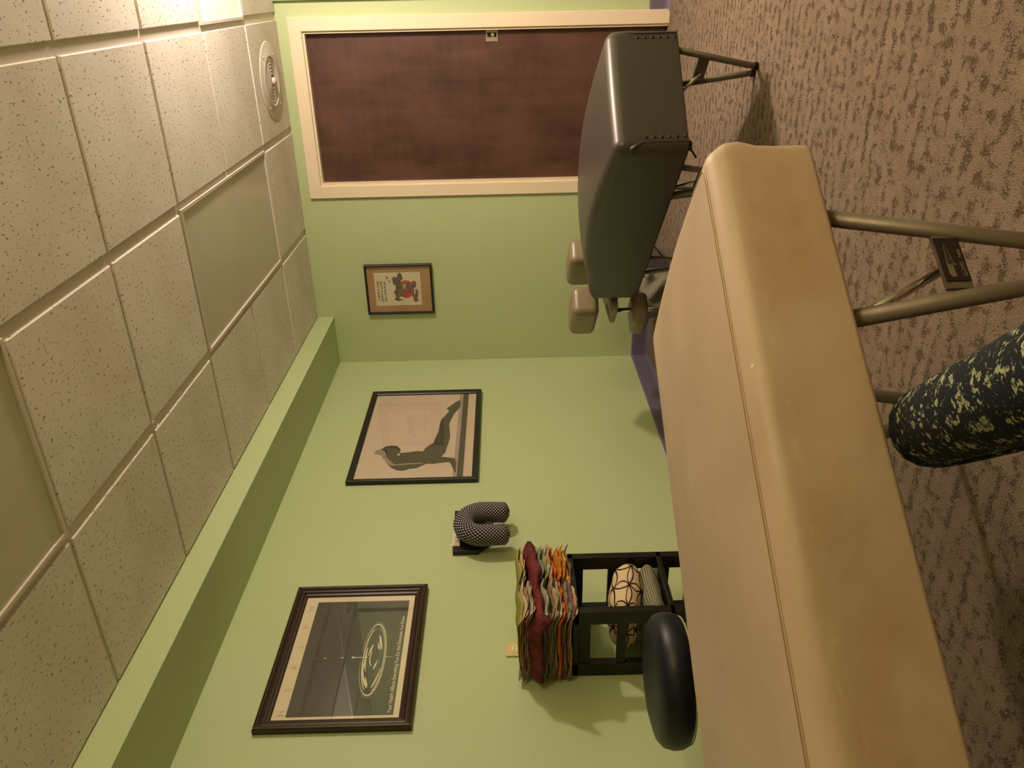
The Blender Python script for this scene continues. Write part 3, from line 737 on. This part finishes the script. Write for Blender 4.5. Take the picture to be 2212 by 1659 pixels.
# ------------------------------------------------------------ stool
so = root('stool', (-1.734, 1.586, 0), 'round navy vinyl stool with chrome post beside the black stand', 'stool')
bm = bmesh.new(); lathe(bm, [(0, .0), (.160, .0), (.172, .006), (.180, .022), (.181, .045), (.174, .068), (.158, .082), (.120, .092), (.06, .0965), (0, .098)], 56)
s_ = mk('seat', bm, navy_m, so, True); s_.location = (0, 0, H-.463)
bm = bmesh.new(); sweep(bm, [(.168*math.cos(a), .168*math.sin(a), H-.463) for a in [2*PI*k/48 for k in range(48)]], .0022, 6, closed=True); mk('piping', bm, mat('pale_piping', (.45, .40, .32), .7), s_).matrix_parent_inverse = Matrix.Translation((0, 0, -(H-.463)))
mk('seat_plate', B(-.07, -.07, H-.478, .07, .07, H-.463), fold_m, so, bevel=.003)
bm = bmesh.new(); lathe(bm, [(.0, .02), (.014, .02), (.014, H-.476), (0, H-.476)], 20); mk('post', bm, chrome_m, so, True)
bm = bmesh.new(); lathe(bm, [(.022, .06), (.024, .062), (.024, .26), (.022, .262), (.0, .262)], 20); mk('sleeve', bm, chrome_m, so, True)
mk('lever', tube([(0, 0, H-.492), (-.03, -.05, H-.494), (-.05, -.09, H-.50)], .004, 8), chrome_m, so, True)
for k in range(5):
    a = 2*PI*k/5+.3
    mk('base_leg', tube([(.02*math.cos(a), .02*math.sin(a), .085), (.15*math.cos(a), .15*math.sin(a), .066), (.215*math.cos(a), .215*math.sin(a), .058)], [.016, .013, .011], 10), chrome_m, so, True)
    bm = bmesh.new()
    for s in (-.011, .011):
        sub = bmesh.new(); lathe(sub, [(0, -.007), (.022, -.007), (.026, -.003), (.026, .003), (.022, .007), (0, .007)], 18)
        bmesh.ops.rotate(sub, verts=sub.verts[:], matrix=Matrix.Rotation(PI/2, 3, 'X')); bmesh.ops.translate(sub, verts=sub.verts[:], vec=(0, s, 0))
        me = bpy.data.meshes.new('t'); sub.to_mesh(me); sub.free(); bm.from_mesh(me); bpy.data.meshes.remove(me)
    cst = mk('caster', bm, stud_m, so, True); cst.location = (.215*math.cos(a), .215*math.sin(a), .026); cst.rotation_euler = (0, 0, a+.6)

# ------------------------------------------------------------ treatment tables
def tableM(N, el):
    """local x = along the length from the foot end, y = across away from the camera, z up"""
    X_ = Vector((*el, 0)).normalized(); Y_ = Vector((0, 0, 1)).cross(X_)
    return X_, Y_
def vleg(par, s, top0, top1, foot, ztop, rad, inner_dir, m, plate=True, label=False, zp=(.0, .0)):
    """V-shaped leg pair in the plane y=s: two tubes meeting at the floor, a plate and a brace"""
    d = .017 if top1-top0 > .1 else .014
    for tx, fx in ((top0, foot-d), (top1, foot+d)):
        mk('leg', tube([(tx, s, ztop), (fx+(tx-fx)*.05, s, .035), (fx, s, .006)], [rad, rad, rad*.9], 12, prof=(1.0, .8)), m, par, True)
        mk('foot_cap', tube([(fx, s, 0), (fx, s, .012)], rad*1.15, 12), stud_m, par)
# beige table: corner under the near right end and measured directions
N1 = Vector((-.235, 1.336)); el1 = Vector((-.586, -.810)).normalized(); es1 = Vector((-.810, .586)).normalized()
L1, W1 = 1.86, .630
def place(o, N, el, es):
    m = Matrix(((el.x, es.x, 0, N.x), (el.y, es.y, 0, N.y), (0, 0, 1, 0), (0, 0, 0, 1))); return m
# right-handed frame: x along -length keeps the basis proper
def basis(N, el, es):
    X_ = Vector((el.x, el.y, 0)); Y_ = Vector((es.x, es.y, 0)); Z_ = Vector((0, 0, 1))
    m = Matrix((X_, Y_, Z_)).transposed().to_4x4(); m.translation = Vector((N.x, N.y, 0)); return m
def add_table(name, N, el, es, L, W, zb, zt, m, lab, r, crown, stud=False):
    # el x es points down for these tables, so run local y the other way and shift the origin
    hand = el.x*es.y-el.y*es.x
    esr = es if hand > 0 else -es
    t = root(name, None, lab, 'table', M4=basis(N, el, esr)); sg = 1 if hand > 0 else -1
    c = (zt-zb)/2
    return t, sg, c
t1, sg1, c1_ = add_table('treatment_table', N1, el1, es1, L1, W1, H-.50, H-.333, beige_m, 'long beige vinyl padded treatment table in the foreground', .036, .012)
def pad1(q):
    # the foot end is slightly bowed and its top lip bulges
    x = q.x+L1/2
    if x < .2 and q.z > .08: q.x -= .012*(1-x/.2)*math.sin(min(1, (q.z-.08)/.07)*PI)
    q.x -= .028*(1-(q.y/(W1/2))**2)*max(0, 1-x/.3)
    return q
bm = rbox(L1/2, W1/2, .0835, .036, (40, 14, 6), .010, True, fn=pad1)
pd = mk('padded_top', bm, beige_m, t1, True); pd.location = (L1/2, sg1*W1/2, H-.50)
# stitched seam along the near top edge and round the foot end
def seam_pts(inset, zoff):
    out = []
    for k in range(61):
        x = .02+k/60*(L1-.05)
        out.append((x-.0, sg1*inset, H-.50+.167+zoff+.0008))
    return out
def topz(y_in, x):     # crowned surface height
    yy = (y_in-W1/2)/(W1/2); xx = (x-L1/2)/(L1/2); return H-.50+.167+.010*(1-xx*xx)*(1-yy*yy)+.0006
for nm, ins, rr, mm in (('seam', .0325, .0016, beige_m), ('seam_stitching', .0375, .0010, thread_m)):
    pts = [(x, sg1*ins, topz(ins, x)+(-.0004 if nm == 'seam' else .0001)) for x in [.055+k/70*(L1-.09) for k in range(71)]]
    pts = [(.002, sg1*.30, topz(.30, .05)-.004), (.006, sg1*.20, topz(.2, .05)-.003), (.013, sg1*.11, topz(.11, .05)-.002), (.020, sg1*(ins+.032), topz(ins, .05)-.0014), (.028, sg1*(ins+.012), topz(ins, .05)-.0010), (.040, sg1*(ins+.003), topz(ins, .05)-.0004)] + pts
    zc = topz(.05, .05)
    arcp = [( .055-.033*math.sin(a), sg1*(ins+.033*(1-math.cos(a))), topz(ins, .05)-.001) for a in [PI/2*k/8 for k in range(8, 0, -1)]]
    arcp = [(ins+.003-.026*((yy-.08)/.5)*0, sg1*yy, topz(yy, .03)-.001) for yy in (.085,)] + arcp
    mk(nm, tube(pts, rr, 6), mm, t1)
bm = bmesh.new(); lathe(bm, [(0, -.0012), (.0045, -.0006), (.0048, .0006), (0, .0014)], 10)
ch = mk('paint_chip', bm, paper_m, t1, True); ch.location = (.42, sg1*.010, H-.3445); ch.rotation_euler = (math.radians(48)*sg1, 0, 0); ch.scale = (1.3, .8, .6)
# legs
zt_ = H-.498
def legset(par, sg, s_list, x_top0, x_top1, foot, ztop, rad, m, flip=1, brace=True):
    for s in s_list:
        d = .018
        legs = []
        for tx, fx in ((x_top0, foot-d), (x_top1, foot+d)):
            mk('leg', tube([(tx, sg*s, ztop), (tx+(fx-tx)*.92, sg*s, .035), (fx, sg*s, .006)], [rad, rad, rad*.9], 14, prof=(1.0, .72)), m, par, True)
            mk('foot_cap', tube([(fx, sg*s, 0), (fx, sg*s, .012)], rad*1.1, 12), stud_m, par)
A0, B0 = .138, .333
def add_plate(par, sg, s, x0, x1, z0, z1, shear, m, out):
    bm = bmesh.new()
    q = [(x0, z0), (x0+shear, z1), (x1+shear*-.2, z1), (x1, z0)]
    F = [bm.verts.new((a, sg*(s-.004), b)) for a, b in q]; K = [bm.verts.new((a, sg*(s+.004), b)) for a, b in q]
    bm.faces.new(F); bm.faces.new(K[::-1])
    for i in range(4): bm.faces.new([F[i], F[(i+1) % 4], K[(i+1) % 4], K[i]])
    return mk('leg_plate', bm, m, par)
for xe, dr in ((0, 1), (L1, -1)):
    a0, b0, ft = xe+dr*A0, xe+dr*B0, xe+dr*.235
    for s in (.035, .585):
        legset(t1, sg1, (s,), min(a0, b0), max(a0, b0), ft, zt_, .0148, worn_m)
        lo_, hi_ = sorted((xe+dr*.176, xe+dr*.282))
        pl = add_plate(t1, sg1, s, lo_, hi_, H-.708, H-.668, 0.0, worn_m, 0)
        mk('brace', tube([(xe+dr*.235, sg1*(s+(.012 if s < .3 else -.012)), H-.684), (xe+dr*.315, sg1*(s+(.10 if s < .3 else -.10)), H-.495)], .0075, 10), chrome_m, t1, True)
# maker's plate on the near leg plate
zs = .0348
lab = mk('name_plate', B(.190, sg1*(.035-.0055)-.0006, H-.7065, .270, sg1*(.035-.0055)+.0006, H-.6685), plate_m, t1)
# text faces the camera side (outward from the table)
outy = sg1*(.035-.0065)
def on_plate(o, x, z): return o
fl = -1 if sg1 > 0 else 1
txt_rot = (PI/2, 0, 0) if sg1 > 0 else (PI/2, 0, PI)
def ptx(s, size, x, z, sx):
    return text_mesh('plate_lettering', s, size, plink_m, lab, (x, outy, z), sx=sx, rot=txt_rot, bold=.0003)
X_read = (lambda v_: .190+v_) if sg1 > 0 else (lambda v_: .270-v_)
ptx('LLOYD', .0085, X_read(.008), H-.7025, 1.0)
ptx('TABLES', .0048, X_read(.042), H-.7020, 1.0)
bm = bmesh.new()
def pq(pts):
    vs = [bm.verts.new((X_read(a), outy, H-.7065+b)) for a, b in pts]; bm.faces.new(vs)
for pts in (((.006, .026), (.012, .030), (.030, .030), (.028, .026)), ((.006, .026), (.028, .026), (.028, .021), (.008, .020)), ((.031, .030), (.068, .0265), (.068, .0255), (.030, .0285)), ((.031, .019), (.066, .024), (.066, .0232), (.031, .018)), ((.029, .031), (.031, .031), (.031, .015), (.029, .015))): pq(pts)
for k in range(5): pq(((.035+k*.004, .020+k*.0006), (.036+k*.004, .020+k*.0006), (.036+k*.004, .026-k*.0002), (.035+k*.004, .026-k*.0002)))
mk('plate_drawing', bm, plink_m, lab)

# grey table
N2 = Vector((-.507, 2.718)); el2 = Vector((-.6993, .7148)).normalized(); es2 = Vector((.7148, .6993)).normalized()
L2, W2 = 1.265, .502
t2, sg2, _ = add_table('treatment_table', N2, el2, es2, L2, W2, H-.625, H-.375, grey_m, 'taupe grey vinyl treatment table with face rest in front of the dark door', .05, .03)
def pad2(q):
    x = (q.x+L2/2)/L2
    # the cover pulls in at the bottom, bulges at the top; the head end slopes away
    if q.z > .12:
        k = min(1, (q.z-.12)/.12)
        q.z += .040*math.sin(min(1, max(0, x*1.15))*PI)*k*.9 - .012*(1-x)*0
        q.z -= .030*max(0, (x-.72)/.28)**2*k
    for sy in (-1, 1):
        pass
    fold = math.exp(-((x*L2)**2)/.0018)*math.exp(-((q.z-.17)/.02)**2)
    q.y += .006*fold*(-1 if q.y < 0 else 1)
    return q
bm = rbox(L2/2, W2/2, .125, .038, (26, 12, 8), .026, True, fn=pad2)
g = mk('padded_top', bm, grey_m, t2, True); g.location = (L2/2, sg2*W2/2, H-.625)
# upholstery studs up the two foot-end corners
def studs(y, face):
    for k in range(6):
        z = H-.615+k*.0265
        bm = bmesh.new(); lathe(bm, [(.0058, 0), (.0048, .0025), (.0025, .0042), (0, .0048)], 14)
        bmesh.ops.rotate(bm, verts=bm.verts[:], matrix=Matrix.Rotation(-PI/2, 3, 'Y'))
        o = mk('stud', bm, stud_m, t2, True); o.location = (-.0003+k*.0002, sg2*(y), z)
studs(.047, 0); studs(W2-.047, 0)
for s in (.042, W2-.042):    # folded seam edge by each stud row
    mk('corner_seam', tube([(-.0005, sg2*(s-.014 if s < .2 else s+.014), H-.62), (-.0005, sg2*(s-.014 if s < .2 else s+.014), H-.49), (.002, sg2*(s-.016 if s < .2 else s+.016), H-.44)], .0018, 6), grey_m, t2)
for s, tops in ((W2-.072, (.035, .236, .150)), (.060, (.20, .40, .31))):
    legset(t2, sg2, (s,), tops[0], tops[1], tops[2], H-.62, .0135, worn_m)
    add_plate(t2, sg2, s, tops[0]+.035, tops[1]-.045, H-.755, H-.715, 0, worn_m, 0)
    mk('brace', tube([(tops[2], sg2*(s+(.01 if s < .2 else -.01)), H-.735), (tops[2]+.16, sg2*(s+(.06 if s < .2 else -.06)), H-.615)], .0055, 8), chrome_m, t2, True)
for s in (.060, W2-.072):
    legset(t2, sg2, (s,), .93, 1.09, .995, H-.62, .0120, worn_m)
    mk('brace', tube([(.995, sg2*(s+(.01 if s < .2 else -.01)), H-.735), (.84, sg2*(s+(.06 if s < .2 else -.06)), H-.615)], .0055, 8), chrome_m, t2, True)
bm = bmesh.new(); lathe(bm, [(0, 0), (.006, 0), (.006, .014), (0, .014)], 8)
for k in range(6):
    a = PI*k/3; box(bm, .012*math.cos(a)-.004, .012*math.sin(a)-.004, .002, .012*math.cos(a)+.004, .012*math.sin(a)+.004, .012)
kn = mk('star_knob', bm, stud_m, t2); kn.location = (.03, sg2*.03, H-.641)
mk('knob_rod', tube([(.03, sg2*.03, H-.63), (.10, sg2*.03, H-.67)], .004, 8), stud_m, t2)
bmf = bmesh.new(); yc = .010
sweep(bmf, [(.004, sg2*.030, H-.478), (-.001, sg2*.018, H-.452), (.006, sg2*.007, H-.434), (.024, sg2*.003, H-.428), (.040, sg2*.006, H-.440)], [.002, .006, .0085, .006, .002], 8)
mk('corner_fold', bmf, grey_m, t2, True)
# face rest at the head end
def fr(x, s, z): return (x, sg2*s, z)
for s0, s1 in ((-.048, .108), (.232, .372)):
    o = mk('face_cushion', rbox(.150, (s1-s0)/2, .066, .034, (8, 6, 4), .006, flat_bottom=False), cush_m, t2, True); o.location = fr(1.46, (s0+s1)/2, H-.455)
    tag(o, 'beige vinyl face cushion')
bm = bmesh.new(); q = [(.02, -.470), (.28, -.470), (.28, -.552), (.05, -.552)]
q = [(.20, -.470), (.20, -.552), (-.035, -.545), (-.035, -.522)]
F = [bm.verts.new(fr(1.30, a, H+b)) for a, b in q]; K = [bm.verts.new(fr(1.47, a, H+b)) for a, b in q]
bm.faces.new(F); bm.faces.new(K[::-1])
for i in range(4): bm.faces.new([F[i], F[(i+1) % 4], K[(i+1) % 4], K[i]])
mk('face_rest_bracket', bm, cush_m, t2, bevel=.004)
mk('support_arm', B(1.25, min(sg2*.10, sg2*.16), H-.60, 1.45, max(sg2*.10, sg2*.16), H-.47), fold_m, t2, bevel=.004)
mk('pole', tube([fr(1.40, .005, H-.53), fr(1.40, .005, .02)], .011, 12), chrome_m, t2, True)
mk('pole', tube([fr(1.425, .020, H-.53), fr(1.425, .020, .02)], .008, 12), chrome_m, t2, True)
mk('pole_foot', tube([fr(1.30, .01, .012), fr(1.52, .01, .012)], .012, 10), chrome_m, t2, True)
o = mk('arm_rest_cushion', rbox(.085, .085, .040, .026, (6, 5, 4), .004), cush_m, t2, True); o.location = fr(1.41, -.010, H-.700)
tag(o, 'beige arm rest cushion')

# ------------------------------------------------------------ clear tub and bag on the floor below the far wall
tb = root('storage_tub', (-1.62, 4.50, 0), 'smoky clear plastic tub on the carpet by the back wall', 'tub', rz=.1)
bm = bmesh.new(); a, b, hh = .19, .14, .17
O = [[bm.verts.new((sx*x, sy*y, z)) for sx, sy in ((-1,-1),(1,-1),(1,1),(-1,1))] for x, y, z in ((a*.9, b*.9, 0), (a, b, hh), (a+.012, b+.012, hh), (a+.012, b+.012, hh-.01), (a-.004, b-.004, hh-.002), (a*.9-.004, b*.9-.004, .005))]
for i in range(5):
    for k in range(4): bm.faces.new([O[i][k], O[i][(k+1)%4], O[i+1][(k+1)%4], O[i+1][k]])
bm.faces.new(O[0]); bm.faces.new(O[5]); mk('shell', bm, tub_m, tb)
bg = root('plastic_bag', (-1.56, 4.22, 0), 'crumpled milky plastic bag on the carpet behind the face rest', 'bag', rz=.4)
def crump(q):
    q.x += .018*math.sin(q.z*60+q.y*40); q.y += .016*math.sin(q.x*50+q.z*45); q.z += .02*math.sin(q.x*40)*math.sin(q.y*37)*(q.z > .03); return q
mk('sack', rbox(.10, .085, .085, .05, (10, 10, 8), .02, True, fn=crump), clear_m, bg, True)

# ------------------------------------------------------------ the seated person's leg
def skin_leg(name, pts, radii, m, parent=None):
    me = bpy.data.meshes.new(name); me.from_pydata(pts, [(i, i+1) for i in range(len(pts)-1)], [])
    o = bpy.data.objects.new(name, me); COL.objects.link(o)
    sk = o.modifiers.new('skin', 'SKIN'); sk.use_smooth_shade = True
    sv = me.skin_vertices[0].data if me.skin_vertices else None
    if sv is None:
        bm2 = bmesh.new(); bm2.from_mesh(me); bm2.verts.layers.skin.verify(); bm2.to_mesh(me); bm2.free(); sv = me.skin_vertices[0].data
    for i, r in enumerate(radii):
        sv[i].radius = (r, r) if not isinstance(r, tuple) else r
    sv[0].use_root = True
    ss = o.modifiers.new('sub', 'SUBSURF'); ss.levels = 2; ss.render_levels = 2
    dg = bpy.context.evaluated_depsgraph_get(); dg.update()
    me2 = bpy.data.meshes.new_from_object(o.evaluated_get(dg)); bpy.data.objects.remove(o)
    me2.polygons.foreach_set('use_smooth', [True]*len(me2.polygons))
    me2.materials.clear(); me2.materials.append(m)
    o = bpy.data.objects.new(name, me2); COL.objects.link(o)
    if parent: o.parent = parent
    return o
hip = Vector((-.234, .545, H-.520)); knee = Vector((-.578, .955, H-.562)); ank = Vector((-.40, .80, .075))
lp = lambda a, b, t: a.lerp(b, t)
bpts = [hip, lp(hip, knee, .35), lp(hip, knee, .7), lp(hip, knee, .93), knee + Vector((0, 0, -.045)), lp(knee, ank, .35), lp(knee, ank, .7), ank]
foot = [ank+Vector((.0, .0, -.03)), ank+Vector((-.045, .05, -.045)), ank+Vector((-.10, .12, -.052)), ank+Vector((-.14, .17, -.057))]
person = skin_leg('person', [tuple(p) for p in bpts+foot], [.060, .056, .053, .051, .048, .048, .038, .033, .034, .032, .030, .016], skin_m)
tag(person, 'bent leg of a seated person in dark floral leggings beside the beige table', 'person')
lg = skin_leg('leggings', [tuple(p) for p in bpts], [.068, .063, .060, .057, .054, .054, .044, .038], floral_m, person)

# ------------------------------------------------------------ second lit fixture, right of the camera
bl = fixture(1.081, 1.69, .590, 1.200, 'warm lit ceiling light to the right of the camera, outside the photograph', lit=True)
mk('stem', tube([(0, 0, 0), (0, 0, -.12)], .008, 10), grid_m, bl, True)
ld2 = bpy.data.lights.new('right_lamp_light', 'POINT'); ld2.shadow_soft_size = .11; ld2.energy = BACK_W; ld2.color = BACK_C
lo2 = bpy.data.objects.new('right_lamp_light', ld2); COL.objects.link(lo2); lo2.location = (1.385, .895, ZC-.26)
